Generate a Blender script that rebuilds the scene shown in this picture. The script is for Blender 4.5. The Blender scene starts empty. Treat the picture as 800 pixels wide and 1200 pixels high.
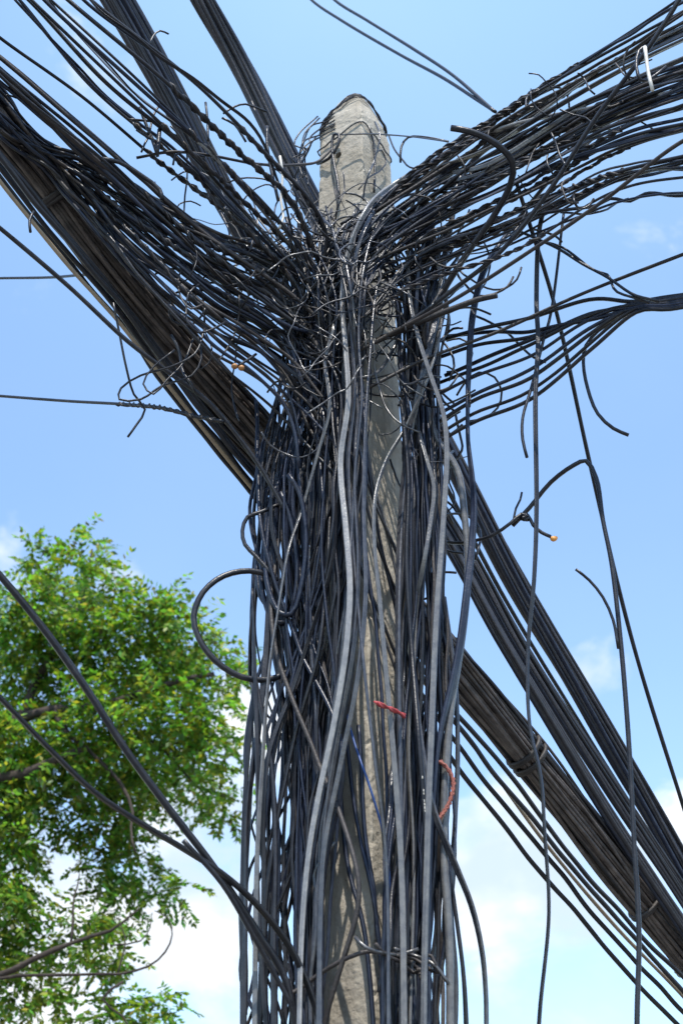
import bpy, bmesh, math, random
from mathutils import Vector, Matrix, noise
R = math.radians
rnd = random.Random(7)
S = bpy.context.scene
COL = S.collection

# ------------------------------------------------------------------ camera
FPX = 1750.0                       # focal length in pixels of the 800x1200 photograph
PITCH = R(32.0)
CAM = Vector((-0.035, -3.42, 1.6))
cd = bpy.data.cameras.new('camera')
cam = bpy.data.objects.new('camera', cd); COL.objects.link(cam)
cd.sensor_fit = 'VERTICAL'; cd.sensor_height = 36.0; cd.lens = 36.0 * FPX / 1200.0
cd.clip_start = 0.05; cd.clip_end = 5000
cam.location = CAM; cam.rotation_euler = (R(90) + PITCH, 0, 0)
cd.dof.use_dof = True; cd.dof.focus_distance = 4.0; cd.dof.aperture_fstop = 5.0
S.camera = cam
# ------------------------------------------------------------------ sun, exposure
SUN_EL, SUN_AZ = R(62), R(178)     # azimuth clockwise from +Y
sd = Vector((math.sin(SUN_AZ) * math.cos(SUN_EL), math.cos(SUN_AZ) * math.cos(SUN_EL), math.sin(SUN_EL)))
sl = bpy.data.lights.new('sun', 'SUN'); sl.energy = 3.2; sl.angle = R(0.53); sl.color = (1.0, 0.95, 0.87)
so = bpy.data.objects.new('sun', sl); COL.objects.link(so)
so.rotation_euler = sd.to_track_quat('Z', 'Y').to_euler()
S.view_settings.view_transform = 'Standard'; S.view_settings.look = 'None'
S.view_settings.exposure = 1.05; S.view_settings.gamma = 1.0; S.view_settings.use_curve_mapping = False

def ray(px, py):
    u = (px - 400.0) / FPX; v = (600.0 - py) / FPX
    c, s = math.cos(PITCH), math.sin(PITCH)
    return Vector((u, c - v * s, s + v * c))
def P(px, py, d=0.0):
    """world point seen at photo pixel (px, py) on the vertical plane y = d"""
    r = ray(px, py)
    return CAM + r * ((d - CAM.y) / r.y)

# ------------------------------------------------------------------ world: sky with clouds
w = bpy.data.worlds.new('World'); S.world = w; w.use_nodes = True
nt = w.node_tree; N = nt.nodes; L = nt.links; N.clear()
def nn(t, **k):
    n = N.new(t)
    for a, b in k.items(): setattr(n, a, b)
    return n
def wmath(op, a, b=None, clamp=False):
    n = nn('ShaderNodeMath', operation=op, use_clamp=clamp)
    for i, x in enumerate((a, b)):
        if x is None: continue
        if isinstance(x, (int, float)): n.inputs[i].default_value = x
        else: L.new(x, n.inputs[i])
    return n.outputs[0]
sky = nn('ShaderNodeTexSky', sky_type='NISHITA'); sky.sun_disc = False
sky.sun_elevation = SUN_EL; sky.sun_rotation = SUN_AZ
sky.air_density = 1.2; sky.dust_density = 0.1; sky.ozone_density = 3.0
geo = nn('ShaderNodeTexCoord')
mp = nn('ShaderNodeMapping'); mp.inputs['Scale'].default_value = (1, 1, 1.5); L.new(geo.outputs['Generated'], mp.inputs['Vector'])
n1 = nn('ShaderNodeTexNoise'); n1.inputs['Scale'].default_value = 8; n1.inputs['Detail'].default_value = 9; n1.inputs['Roughness'].default_value = .6; n1.inputs['Distortion'].default_value = .35
L.new(mp.outputs[0], n1.inputs['Vector'])
n2 = nn('ShaderNodeTexNoise'); n2.inputs['Scale'].default_value = 2.2; n2.inputs['Detail'].default_value = 5
L.new(mp.outputs[0], n2.inputs['Vector'])
# cumulus banks low in the sky, small wisps higher up: (direction of, radius in px, weight)
BL = [(590, 1000, 165, 1.0), (470, 940, 160, .6), (220, 1030, 190, .95), (60, 1050, 150, .85), (690, 1170, 110, .32), (140, 685, 60, .5), (10, 655, 90, .36),
      (705, 780, 75, .27), (775, 990, 110, .5), (310, 850, 120, .62), (50, 1210, 130, .75), (180, 0, 190, .30), (10, 350, 110, .24), (760, 272, 80, .27), (60, 80, 130, .2), (130, 560, 60, .1), (660, 1050, 100, .42)]
acc = None
for px, py, rad, wt in BL:
    dn = ray(px, py).normalized()
    v = nn('ShaderNodeVectorMath', operation='DISTANCE'); L.new(geo.outputs['Generated'], v.inputs[0]); v.inputs[1].default_value = dn
    mr = nn('ShaderNodeMapRange', interpolation_type='SMOOTHSTEP'); L.new(v.outputs['Value'], mr.inputs[0])
    mr.inputs[1].default_value = 0; mr.inputs[2].default_value = rad / FPX * 1.25; mr.inputs[3].default_value = wt; mr.inputs[4].default_value = 0
    acc = mr.outputs[0] if acc is None else wmath('MAXIMUM', acc, mr.outputs[0])
nz = wmath('MULTIPLY', wmath('SUBTRACT', n1.outputs[0], .5), 2.3)
den = wmath('ADD', acc, nz)
mask = nn('ShaderNodeMapRange', interpolation_type='SMOOTHSTEP'); L.new(den, mask.inputs[0]); mask.inputs[1].default_value = .22; mask.inputs[2].default_value = .75
mask.inputs[3].default_value = 0; mask.inputs[4].default_value = .97
gate = nn('ShaderNodeMapRange'); L.new(acc, gate.inputs[0]); gate.inputs[1].default_value = .0; gate.inputs[2].default_value = .18
cm = wmath('MULTIPLY', mask.outputs[0], gate.outputs[0])
veil = nn('ShaderNodeMapRange', interpolation_type='SMOOTHSTEP'); L.new(n2.outputs[0], veil.inputs[0]); veil.inputs[1].default_value = .3; veil.inputs[2].default_value = .8
veil.inputs[3].default_value = 0; veil.inputs[4].default_value = .05
cm = wmath('MAXIMUM', cm, veil.outputs[0])
vt = nn('ShaderNodeVectorMath', operation='DISTANCE'); L.new(geo.outputs['Generated'], vt.inputs[0]); vt.inputs[1].default_value = ray(440, -250).normalized()
vm = nn('ShaderNodeMapRange', interpolation_type='SMOOTHSTEP'); L.new(vt.outputs['Value'], vm.inputs[0]); vm.inputs[2].default_value = .55; vm.inputs[3].default_value = .36; vm.inputs[4].default_value = 0
hz = nn('ShaderNodeMix', data_type='RGBA'); L.new(vm.outputs[0], hz.inputs[0]); hz.inputs[7].default_value = (2.7, 4.3, 5.6, 1)
SKYS = 0.15
mx = nn('ShaderNodeMix', data_type='RGBA'); L.new(cm, mx.inputs[0]); L.new(sky.outputs[0], hz.inputs[6]); L.new(hz.outputs[2], mx.inputs[6]); mx.inputs[7].default_value = (4.6, 4.7, 4.85, 1)
bg = nn('ShaderNodeBackground'); bg.inputs[1].default_value = SKYS
n3 = nn('ShaderNodeTexNoise'); n3.inputs['Scale'].default_value = 10; n3.inputs['Detail'].default_value = 6; L.new(mp.outputs[0], n3.inputs['Vector'])
cr = nn('ShaderNodeMapRange', interpolation_type='SMOOTHSTEP'); L.new(n3.outputs[0], cr.inputs[0]); cr.inputs[1].default_value = .36; cr.inputs[2].default_value = .6
cc = nn('ShaderNodeMix', data_type='RGBA'); L.new(cr.outputs[0], cc.inputs[0]); cc.inputs[6].default_value = (2.5, 3.0, 3.6, 1); cc.inputs[7].default_value = (4.0, 4.1, 4.2, 1)
L.new(cc.outputs[2], mx.inputs[7])
L.new(mx.outputs[2], bg.inputs[0])
ow = nn('ShaderNodeOutputWorld'); L.new(bg.outputs[0], ow.inputs[0])

# ------------------------------------------------------------------ materials
def material(name, col, rough=.5, noise_scale=None, col2=None, bump=0.0, bscale=60, spec=.5, island=0.0, translucent=None, objrand=0.0, stretch=None, det=6):
    m = bpy.data.materials.new(name); m.use_nodes = True
    t = m.node_tree; b = t.nodes['Principled BSDF']; b.inputs['Roughness'].default_value = rough
    b.inputs['Specular IOR Level'].default_value = spec
    b.inputs['Base Color'].default_value = (*col, 1)
    tc = t.nodes.new('ShaderNodeTexCoord'); src = tc.outputs['Object']
    out = None
    if noise_scale:
        nz = t.nodes.new('ShaderNodeTexNoise'); nz.inputs['Scale'].default_value = noise_scale; nz.inputs['Detail'].default_value = det
        nz.inputs['Roughness'].default_value = .6
        if stretch:
            mpn = t.nodes.new('ShaderNodeMapping'); mpn.inputs['Scale'].default_value = stretch; t.links.new(src, mpn.inputs[0]); t.links.new(mpn.outputs[0], nz.inputs['Vector'])
        else: t.links.new(src, nz.inputs['Vector'])
        cr = t.nodes.new('ShaderNodeValToRGB'); cr.color_ramp.elements[0].position = .35; cr.color_ramp.elements[1].position = .68
        cr.color_ramp.elements[0].color = (*col, 1); cr.color_ramp.elements[1].color = (*(col2 or col), 1)
        t.links.new(nz.outputs[0], cr.inputs[0]); out = cr.outputs[0]
    if island or objrand:
        hs = t.nodes.new('ShaderNodeHueSaturation')
        if out is not None: t.links.new(out, hs.inputs['Color'])
        else: hs.inputs['Color'].default_value = (*col, 1)
        mr = t.nodes.new('ShaderNodeMapRange')
        if island:
            g = t.nodes.new('ShaderNodeNewGeometry'); t.links.new(g.outputs['Random Per Island'], mr.inputs[0]); k = island
        else:
            g = t.nodes.new('ShaderNodeObjectInfo'); t.links.new(g.outputs['Random'], mr.inputs[0]); k = objrand
        mr.inputs[3].default_value = 1 - k; mr.inputs[4].default_value = 1 + k
        t.links.new(mr.outputs[0], hs.inputs['Value']); out = hs.outputs[0]
    if out is not None: t.links.new(out, b.inputs['Base Color'])
    if bump:
        nb = t.nodes.new('ShaderNodeTexNoise'); nb.inputs['Scale'].default_value = bscale; nb.inputs['Detail'].default_value = 8
        t.links.new(src, nb.inputs['Vector'])
        bp = t.nodes.new('ShaderNodeBump'); bp.inputs['Strength'].default_value = bump; bp.inputs['Distance'].default_value = .01
        t.links.new(nb.outputs[0], bp.inputs['Height']); t.links.new(bp.outputs[0], b.inputs['Normal'])
    if translucent:
        tr = t.nodes.new('ShaderNodeBsdfTranslucent'); ms = t.nodes.new('ShaderNodeMixShader'); ms.inputs[0].default_value = translucent[3]
        hm = t.nodes.new('ShaderNodeMix'); hm.data_type = 'RGBA'; hm.blend_type = 'MULTIPLY'; hm.inputs[0].default_value = 1
        if out is not None: t.links.new(out, hm.inputs[6])
        hm.inputs[7].default_value = (*translucent[:3], 1)
        t.links.new(hm.outputs[2], tr.inputs[0])
        t.links.new(b.outputs[0], ms.inputs[1]); t.links.new(tr.outputs[0], ms.inputs[2])
        t.links.new(ms.outputs[0], t.nodes['Material Output'].inputs[0])
    return m
M = {}
M['black'] = material('black_jacket', (.009, .010, .014), .36, 35, (.024, .024, .028), .12, 180, spec=.36, objrand=.35)
M['blue'] = material('blue_black_jacket', (.009, .012, .024), .34, 35, (.018, .024, .042), .12, 180, spec=.36, objrand=.3)
M['brown'] = material('dusty_brown_jacket', (.016, .0135, .0145), .6, 30, (.040, .033, .030), .2, 150, objrand=.3)
M['band'] = material('dull_band_jacket', (.020, .021, .028), .5, 30, (.040, .038, .045), .15, 150, objrand=.25)
M['trunk'] = material('sun_dried_jacket', (.042, .034, .032), .65, 25, (.115, .095, .085), .25, 150, objrand=.4)
M['grey'] = material('weathered_grey_jacket', (.030, .032, .040), .25, 40, (.07, .07, .076), .12, 150, spec=.6, objrand=.2)
M['pale'] = material('bleached_grey_jacket', (.085, .086, .092), .27, 40, (.15, .148, .142), .15, 150, objrand=.15)
M['silver'] = material('sun_bleached_jacket', (.17, .17, .175), .26, 40, (.27, .265, .255), .15, 150)
M['tan'] = material('tan_jacket', (.30, .23, .15), .55, 30, (.22, .17, .12), .15, 150)
M['white'] = material('white_jacket', (.62, .60, .55), .4, 40, (.5, .48, .42), .1, 150)
M['red'] = material('red_plastic', (.46, .055, .06), .6, 90, (.30, .05, .05), .3, 200)
M['rust'] = material('faded_red_cord', (.30, .09, .06), .7, 90, (.2, .06, .05), .4, 250)
M['cobalt'] = material('blue_plastic', (.02, .06, .20), .45)
M['orange'] = material('orange_plastic', (.75, .33, .08), .45)
M['amber'] = material('amber_plastic', (.42, .20, .07), .5, 80, (.3, .14, .05))
M['steel'] = material('galvanised_wire', (.07, .07, .075), .32, 80, (.03, .03, .03), spec=.8, objrand=.3)

def tag(o, label, cat, group=None, kind=None):
    if label: o['label'] = label
    if cat: o['category'] = cat
    if group: o['group'] = group
    if kind: o['kind'] = kind
    return o
def link(name, me, mat, parent=None):
    o = bpy.data.objects.new(name, me); COL.objects.link(o)
    if mat: me.materials.append(mat)
    if parent: o.parent = parent
    return o
def empty(name, loc):
    o = bpy.data.objects.new(name, None); COL.objects.link(o); o.location = loc; o.empty_display_size = .1
    return o

# ------------------------------------------------------------------ cable meshes
def spline(pts, step=.022):
    """centripetal Catmull-Rom through 3D points"""
    n = len(pts)
    if n == 2: pts = [pts[0], pts[0].lerp(pts[1], .5), pts[1]]; n = 3
    ext = [pts[0] * 2 - pts[1]] + list(pts) + [pts[-1] * 2 - pts[-2]]
    out = []
    for i in range(1, n):
        p0, p1, p2, p3 = ext[i - 1], ext[i], ext[i + 1], ext[i + 2]
        t0 = 0.0; t1 = max((p1 - p0).length, 1e-5) ** .5; t2 = t1 + max((p2 - p1).length, 1e-5) ** .5; t3 = t2 + max((p3 - p2).length, 1e-5) ** .5
        k = max(2, int((p2 - p1).length / step))
        for j in range(k):
            t = t1 + (t2 - t1) * j / k
            a1 = p0 * ((t1 - t) / (t1 - t0)) + p1 * ((t - t0) / (t1 - t0))
            a2 = p1 * ((t2 - t) / (t2 - t1)) + p2 * ((t - t1) / (t2 - t1))
            a3 = p2 * ((t3 - t) / (t3 - t2)) + p3 * ((t - t2) / (t3 - t2))
            b1 = a1 * ((t2 - t) / (t2 - t0)) + a2 * ((t - t0) / (t2 - t0))
            b2 = a2 * ((t3 - t) / (t3 - t1)) + a3 * ((t - t1) / (t3 - t1))
            out.append(b1 * ((t2 - t) / (t2 - t1)) + b2 * ((t - t1) / (t2 - t1)))
    out.append(pts[-1].copy())
    return out
def ring(n): return [(math.cos(2 * math.pi * i / n), math.sin(2 * math.pi * i / n)) for i in range(n)]
PROF = {'round': ring(8), 'thin': ring(6),
        'eight': [(.55 * math.cos(a) - .5, .62 * math.sin(a)) for a in [R(x) for x in (50, 90, 130, 180, 230, 270, 310)]] +
                 [(.45 * math.cos(a) + .55, .42 * math.sin(a)) for a in [R(x) for x in (-120, -75, -30, 30, 75, 120)]],
        'flat': [(-1.0, -.22), (-.78, -.34), (-.5, -.2), (-.25, -.34), (0, -.36), (.25, -.34), (.5, -.2), (.78, -.34), (1.0, -.22),
                 (1.0, .22), (.78, .34), (.5, .2), (.25, .34), (0, .36), (-.25, .34), (-.5, .2), (-.78, .34), (-1.0, .22)]}
PROF['flat'] = PROF['flat'][::1]
def frames(path):
    n = len(path); T = []
    for i in range(n):
        d = path[min(i + 1, n - 1)] - path[max(i - 1, 0)]
        T.append(d.normalized() if d.length > 1e-9 else Vector((0, 0, 1)))
    a = Vector((0, 1, 0)) if abs(T[0].y) < .9 else Vector((1, 0, 0))
    u = (a - T[0] * a.dot(T[0])).normalized(); U = [u]
    for i in range(1, n):
        u = U[-1] - T[i] * U[-1].dot(T[i]); U.append(u.normalized())
    return T, U
def sweep(V, F, path, r, prof='round', twist=0.0, phase=0.0, caps=True):
    if not isinstance(r, list) and r <= .0028 and prof == 'round': prof = 'thin'
    pr = PROF[prof]; k = len(pr); T, U = frames(path); base = len(V); s = 0.0
    for i, p in enumerate(path):
        if i: s += (p - path[i - 1]).length
        a = phase + twist * s; u = U[i]; v = T[i].cross(u)
        ca, sa = math.cos(a), math.sin(a); uu = u * ca + v * sa; vv = v * ca - u * sa
        rr = r[i] if isinstance(r, list) else r
        for x, y in pr: V.append(p + uu * (x * rr) + vv * (y * rr))
    for i in range(len(path) - 1):
        for j in range(k):
            a = base + i * k + j; b = base + i * k + (j + 1) % k
            F.append((a, b, b + k, a + k))
    if caps:
        F.append(tuple(base + j for j in reversed(range(k)))); e = base + (len(path) - 1) * k
        F.append(tuple(e + j for j in range(k)))
def build(name, V, F, mat, parent=None, smooth=True):
    me = bpy.data.meshes.new(name); me.from_pydata([tuple(v) for v in V], [], F); me.update()
    if smooth: me.polygons.foreach_set('use_smooth', [True] * len(me.polygons))
    return link(name, me, mat, parent)
PXM = 4.15 / FPX                    # metres per photo pixel at the pole
def pts3(pts):
    """photo-pixel points to world points; what leaves the view runs on: spans straight away, hanging cables down the pole"""
    out = [P(*p) for p in pts]
    for end in (0, -1):
        x, y = pts[end][:2]; a = out[end]; b = out[1 if end == 0 else -2]
        if y > 1240: ext = a + Vector((0, 0, -1.3)) + Vector((a.x - b.x, 0, 0)) * .2
        elif x < -20 or x > 830 or y < -20: ext = a + (a - b).normalized() * 4.0
        else: continue
        if end == 0: out.insert(0, ext)
        else: out.append(ext)
    return out
count = {}
def cable(name, label, cat, pts, wpx, mat, group=None, prof='round', twist=None, kink=0.0, parent=None, raw=False):
    """one cable of its own; wpx is its width in photo pixels at the pole's distance"""
    path = spline(pts if raw else pts3(pts))
    if kink:
        o = Vector((rnd.random() * 50, rnd.random() * 50, rnd.random() * 50))
        path = [p + noise.noise_vector(p * 7 + o) * kink for p in path]
    V, F = [], []
    sweep(V, F, path, wpx * .5 * PXM, prof, rnd.uniform(-5, 5) if twist is None else twist, rnd.random() * 6.28)
    o = build(name, V, F, M[mat] if isinstance(mat, str) else mat, parent)
    if label: tag(o, label, cat, group)
    return o
def helix(path, rad, pitch, ph=0.0, jit=0.0):
    T, U = frames(path); out = []; s = 0; o = rnd.random() * 99
    for i, p in enumerate(path):
        if i: s += (p - path[i - 1]).length
        a = ph + 2 * math.pi * s / pitch + jit * noise.noise(Vector((s * 9, o, 0)))
        v = T[i].cross(U[i]); rr = rad * (1 + .35 * noise.noise(Vector((s * 25, o, 3))))
        out.append(p + U[i] * (math.cos(a) * rr) + v * (math.sin(a) * rr))
    return out
def twisted(name, label, cat, pts, wpx, mat, group=None, t0=0.0, t1=1.0, pitch=.07):
    """a span cable with its steel grip wound round it: cable > grip_wire (two)"""
    path = spline(pts3(pts), .012); n = len(path); V, F = [], []
    sweep(V, F, path, wpx * .5 * PXM, 'round')
    o = tag(build(name, V, F, M[mat]), label, cat, group)
    path = spline([P(*p) for p in pts], .012); n = len(path)
    seg = path[int(n * t0):max(int(n * t1), int(n * t0) + 4)]
    for k in range(2):
        V, F = [], []
        sweep(V, F, helix(seg, wpx * .62 * PXM, pitch, k * 3.0 + rnd.random(), 2.0), wpx * .36 * PXM, 'thin')
        build('grip_wire', V, F, M['black' if k else 'brown'], o)
    return o
def lerp(a, b, t): return a + (b - a) * t
def interp(tab, x):
    if x <= tab[0][0]: return tab[0][1]
    for (x0, y0), (x1, y1) in zip(tab, tab[1:]):
        if x <= x1: return lerp(y0, y1, (x - x0) / (x1 - x0))
    return tab[-1][1]

# ------------------------------------------------------------------ ground, road, pavement (below the frame)
def sheet(name, x0, x1, y0, y1, z, mat, zb=None):
    V = [(x0, y0, z), (x1, y0, z), (x1, y1, z), (x0, y1, z)]; F = [(0, 1, 2, 3)]
    if zb is not None:
        V += [(a, b, zb) for a, b, _ in V[:4]]; F += [(0, 4, 5, 1), (1, 5, 6, 2), (2, 6, 7, 3), (3, 7, 4, 0)]
    o = build(name, V, F, mat, smooth=False); o['kind'] = 'structure'; return o
M['earth'] = material('dry_earth', (.20, .16, .11), .95, .8, (.12, .12, .06), .4, 20)
M['asphalt'] = material('asphalt', (.045, .045, .048), .9, 3, (.065, .063, .06), .5, 150)
M['paving'] = material('concrete_paving', (.22, .21, .20), .9, 2, (.16, .155, .145), .3, 60)
M['paint'] = material('road_paint', (.72, .72, .68), .7, 20, (.55, .55, .5))
sheet('ground', -600, 600, -600, 600, 0, M['earth'])
sheet('road', -600, 600, -16, -5.2, .004, M['asphalt'])
sheet('pavement', -600, 600, -5.0, 1.6, .13, M['paving'], -.02)
sheet('kerb', -600, 600, -5.2, -5.003, .14, M['paving'], -.02)
V, F = [], []
for k in range(-40, 41):
    b = len(V); x = k * 6.0
    V += [(x, -10.67, .008), (x + 3, -10.67, .008), (x + 3, -10.53, .008), (x, -10.53, .008)]; F.append((b, b + 1, b + 2, b + 3))
o = build('road_marking', V, F, M['paint'], smooth=False); o['kind'] = 'structure'

# ------------------------------------------------------------------ the concrete pole
Z = lambda py: P(410, py, 0).z
zt, zb_ = Z(165), Z(1080)
def pole_c(z):
    t = (z - zt) / (zb_ - zt)
    l = lerp(P(375, 165, 0).x, P(350, 1080, 0).x, t); r = lerp(P(457, 165, 0).x, P(494, 1080, 0).x, t)
    return (l + r) / 2, (r - l) / 2          # centre x, half diagonal
POLE_ROT = R(10)
APEX = P(412, 113, 0).z
def make_pole():
    bm = bmesh.new(); nz_, na = 420, 14       # na points per side
    rows = []
    zs = [i / nz_ * zt for i in range(nz_ + 1)] + [lerp(zt, APEX - .02, k / 14) for k in range(1, 15)]
    for z in zs:
        cx, hd = pole_c(min(z, zt)); row = []
        if z > zt:
            k = k_ = (z - zt) / (APEX - .02 - zt); sh = (1 - k ** 2.0) * .66 + .34
        else: sh = 1.0
        cut = .05                             # chamfered arrises
        cor = []
        for q in range(4):
            a = POLE_ROT + q * math.pi / 2
            cor.append(Vector((math.cos(a), math.sin(a), 0)))
        for q in range(4):
            a, b = cor[q], cor[(q + 1) % 4]
            for j in range(na):
                t = lerp(cut * .5, 1 - cut * .5, j / (na - 1))
                p = a.lerp(b, t) * hd * 1.02
                if z > zt: p = p.lerp(p.normalized() * hd * .80, min(1, k_ * 1.1))
                p = p * sh
                wp = Vector((cx + p.x - (.012 * (1 - sh)), p.y, z))
                edge = 1 - min(t, 1 - t) / .09
                d = noise.noise(wp * 6) * .0016 + noise.noise(wp * 45) * .0007
                if edge > 0:
                    c = noise.noise(Vector((wp.x * 22, wp.y * 22, z * 30 + q * 17)))
                    c2 = noise.noise(Vector((q * 9, 3, z * 70)))
                    d -= edge * (max(0, c) * .008 + max(0, c2 - .15) * .014)
                if z > zt - .02: d += noise.noise(wp * 26) * .004
                wp += p.normalized() * d
                if z > zt: wp.z += noise.noise(wp * 14) * .012 * min(1, (z - zt) * 18)
                row.append(bm.verts.new(wp))
        rows.append(row)
    k = len(rows[0])
    for a, b in zip(rows, rows[1:]):
        for j in range(k): bm.faces.new((a[j], a[(j + 1) % k], b[(j + 1) % k], b[j]))
    bm.faces.new(rows[-1]); bm.faces.new(list(reversed(rows[0])))
    for f in bm.faces: f.smooth = False
    me = bpy.data.meshes.new('utility_pole'); bm.to_mesh(me); bm.free(); return me
def concrete():
    m = material('weathered_concrete', (.265, .235, .185), .92, 7, (.41, .375, .315), .55, 55)
    t = m.node_tree; b = t.nodes['Principled BSDF']; base = b.inputs['Base Color'].links[0].from_socket
    tc = [n for n in t.nodes if n.type == 'TEX_COORD'][0]
    mp = t.nodes.new('ShaderNodeMapping'); mp.inputs['Scale'].default_value = (26, 26, 1.6); t.links.new(tc.outputs['Object'], mp.inputs[0])
    st = t.nodes.new('ShaderNodeTexNoise'); st.inputs['Scale'].default_value = 1; st.inputs['Detail'].default_value = 5; t.links.new(mp.outputs[0], st.inputs['Vector'])
    r = t.nodes.new('ShaderNodeMapRange'); t.links.new(st.outputs[0], r.inputs[0]); r.inputs[1].default_value = .52; r.inputs[2].default_value = .75; r.inputs[4].default_value = .55
    mx = t.nodes.new('ShaderNodeMix'); mx.data_type = 'RGBA'; t.links.new(r.outputs[0], mx.inputs[0]); t.links.new(base, mx.inputs[6]); mx.inputs[7].default_value = (.15, .13, .105, 1)
    # pits and speckles of aggregate
    vo = t.nodes.new('ShaderNodeTexVoronoi'); vo.inputs['Scale'].default_value = 95; t.links.new(tc.outputs['Object'], vo.inputs['Vector'])
    r2 = t.nodes.new('ShaderNodeMapRange'); t.links.new(vo.outputs['Distance'], r2.inputs[0]); r2.inputs[1].default_value = .10; r2.inputs[2].default_value = .22; r2.inputs[3].default_value = .5; r2.inputs[4].default_value = 0
    n3 = t.nodes.new('ShaderNodeTexNoise'); n3.inputs['Scale'].default_value = 14; t.links.new(tc.outputs['Object'], n3.inputs['Vector'])
    r3 = t.nodes.new('ShaderNodeMapRange'); t.links.new(n3.outputs[0], r3.inputs[0]); r3.inputs[1].default_value = .45; r3.inputs[2].default_value = .65
    mu = t.nodes.new('ShaderNodeMath'); mu.operation = 'MULTIPLY'; t.links.new(r2.outputs[0], mu.inputs[0]); t.links.new(r3.outputs[0], mu.inputs[1])
    m2 = t.nodes.new('ShaderNodeMix'); m2.data_type = 'RGBA'; t.links.new(mu.outputs[0], m2.inputs[0]); t.links.new(mx.outputs[2], m2.inputs[6]); m2.inputs[7].default_value = (.09, .08, .07, 1)
    t.links.new(m2.outputs[2], b.inputs['Base Color'])
    return m
M['concrete'] = concrete()
pm = make_pole()
pole = link('utility_pole', pm, M['concrete'])
tag(pole, 'square weathered concrete utility pole with chipped corner and cut pyramid top', 'pole')
def front(px, py):
    """y of the pole's front surface behind photo pixel (px, py); 0 beside the pole"""
    p = P(px, py, -.06); cx, hd = pole_c(p.z); xm = p.x - cx
    rx = hd * math.sin(POLE_ROT)
    if xm < -hd or xm > hd: return 0.0
    if xm < rx: return -hd * (xm + hd) / (rx + hd)
    return -hd * (hd - xm) / (hd - rx)
# bolt hole cut into the left face near the top
cut = bpy.data.meshes.new('cutter'); bm = bmesh.new()
bmesh.ops.create_cone(bm, cap_ends=True, segments=24, radius1=.0125, radius2=.0125, depth=.30)
bm.to_mesh(cut); bm.free(); co = bpy.data.objects.new('cutter', cut); COL.objects.link(co)
hp = P(398, 184, front(398, 184)); fa = Vector((-1, -1, 0)); fa.rotate(Matrix.Rotation(POLE_ROT, 3, 'Z'))
co.location = hp; co.rotation_euler = fa.to_track_quat('Z', 'Y').to_euler(); cut.materials.append(M['concrete'])
bo = pole.modifiers.new('hole', 'BOOLEAN'); bo.object = co; bo.operation = 'DIFFERENCE'; bo.solver = 'EXACT'
bpy.context.view_layer.update()
nm = bpy.data.meshes.new_from_object(pole.evaluated_get(bpy.context.evaluated_depsgraph_get()))
pole.modifiers.clear()
if len(nm.polygons) > 1000: pole.data = nm
bpy.data.objects.remove(co)
from mathutils.bvhtree import BVHTree
BV = BVHTree.FromPolygons([v.co for v in pole.data.vertices], [tuple(p.vertices) for p in pole.data.polygons])
_f = {}
def front(px, py):
    """y of the pole's surface seen at photo pixel (px, py); 0 beside the pole"""
    k = (int(px), int(py))
    if k not in _f:
        h = BV.ray_cast(CAM, ray(*k).normalized()); _f[k] = h[0].y if h[0] is not None else 0.0
    return _f[k]

# ------------------------------------------------------------------ the lashed spans behind the pole
def bundle(name, label, cat, centre, rad, strands, width, mats, tw, wob, group=None, flat=.6, straps=()):
    """a lashed bundle: strands as parts; centre = [(px, py, d)], rad = [(fraction, metres)]"""
    path = spline([P(*c) for c in centre], .03); path = [path[0] + (path[0] - path[3]).normalized() * (4 - .4 * k) for k in range(10)] + path + [path[-1] + (path[-1] - path[-4]).normalized() * .4 * (k + 1) for k in range(10)]; T, U = frames(path); n = len(path)
    root = empty(name, path[n // 2]); tag(root, label, cat, group); bpy.context.view_layer.update(); inv = root.matrix_world.inverted()
    for k in range(strands):
        a = k * 2.39996; q = math.sqrt((k + .5) / strands); o = rnd.random() * 99; pp = []
        s = 0
        for i, p in enumerate(path):
            if i: s += (p - path[i - 1]).length
            rr = interp(rad, (i - 10) / (n - 21)); v = T[i].cross(U[i])
            aa = a + tw * s + .5 * noise.noise(Vector((s * 1.3, o, 0)))
            w_ = wob * noise.noise(Vector((s * 2.2, o, 7)))
            pp.append(p + (U[i] * (math.cos(aa) * flat) + v * math.sin(aa)) * rr * q * (1 + w_))
        V, F = [], []
        sweep(V, F, pp, width * rnd.uniform(.8, 1.2) * .5 * PXM, 'round')
        so_ = build('strand', [inv @ x for x in V], F, M[rnd.choice(mats)], root)
    for fr, turns in straps:
        i0 = 10 + int(fr * (n - 21)); c = path[i0]; rr = interp(rad, fr); v = T[i0].cross(U[i0]); V, F = [], []
        lp = []
        for j in range(turns * 24 + 1):
            a = 2 * math.pi * j / 24
            lp.append(c + (U[i0] * math.cos(a) * flat * 1.12 + v * math.sin(a)) * (rr * 1.0 + .004) + T[i0] * (.006 * j / 24 + .004 * math.sin(a * .7)))
        sweep(V, F, lp, 6 * .5 * PXM, 'thin')
        build('lashing_wire', [inv @ x for x in V], F, M['brown'], root)
    return root
TR_D = lambda x: interp([(-60, -.75), (0, -.62), (330, .12), (430, .27), (560, .55), (860, 1.35)], x)
trunk_c = [(x, y, TR_D(x)) for x, y in [(-70, 45), (0, 150), (45, 203), (110, 288), (200, 398), (310, 520), (420, 655), (500, 745), (560, 815), (650, 925), (740, 1040), (800, 1115), (870, 1200)]]
bundle('cable_bundle', 'thickest lashed bundle of dusty black cables slanting behind the pole down to the low sky', 'cable bundle', trunk_c,
       [(0, .050), (.08, .056), (.17, .052), (.26, .066), (.45, .064), (.6, .056), (1, .052)], 96, 4.7, ['trunk', 'trunk', 'black', 'brown', 'trunk'], .15, .4, flat=.7,
       straps=((.135, 4), (.585, 3), (.69, 2), (.70, 2), (.86, 2), (.93, 2)))
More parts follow.
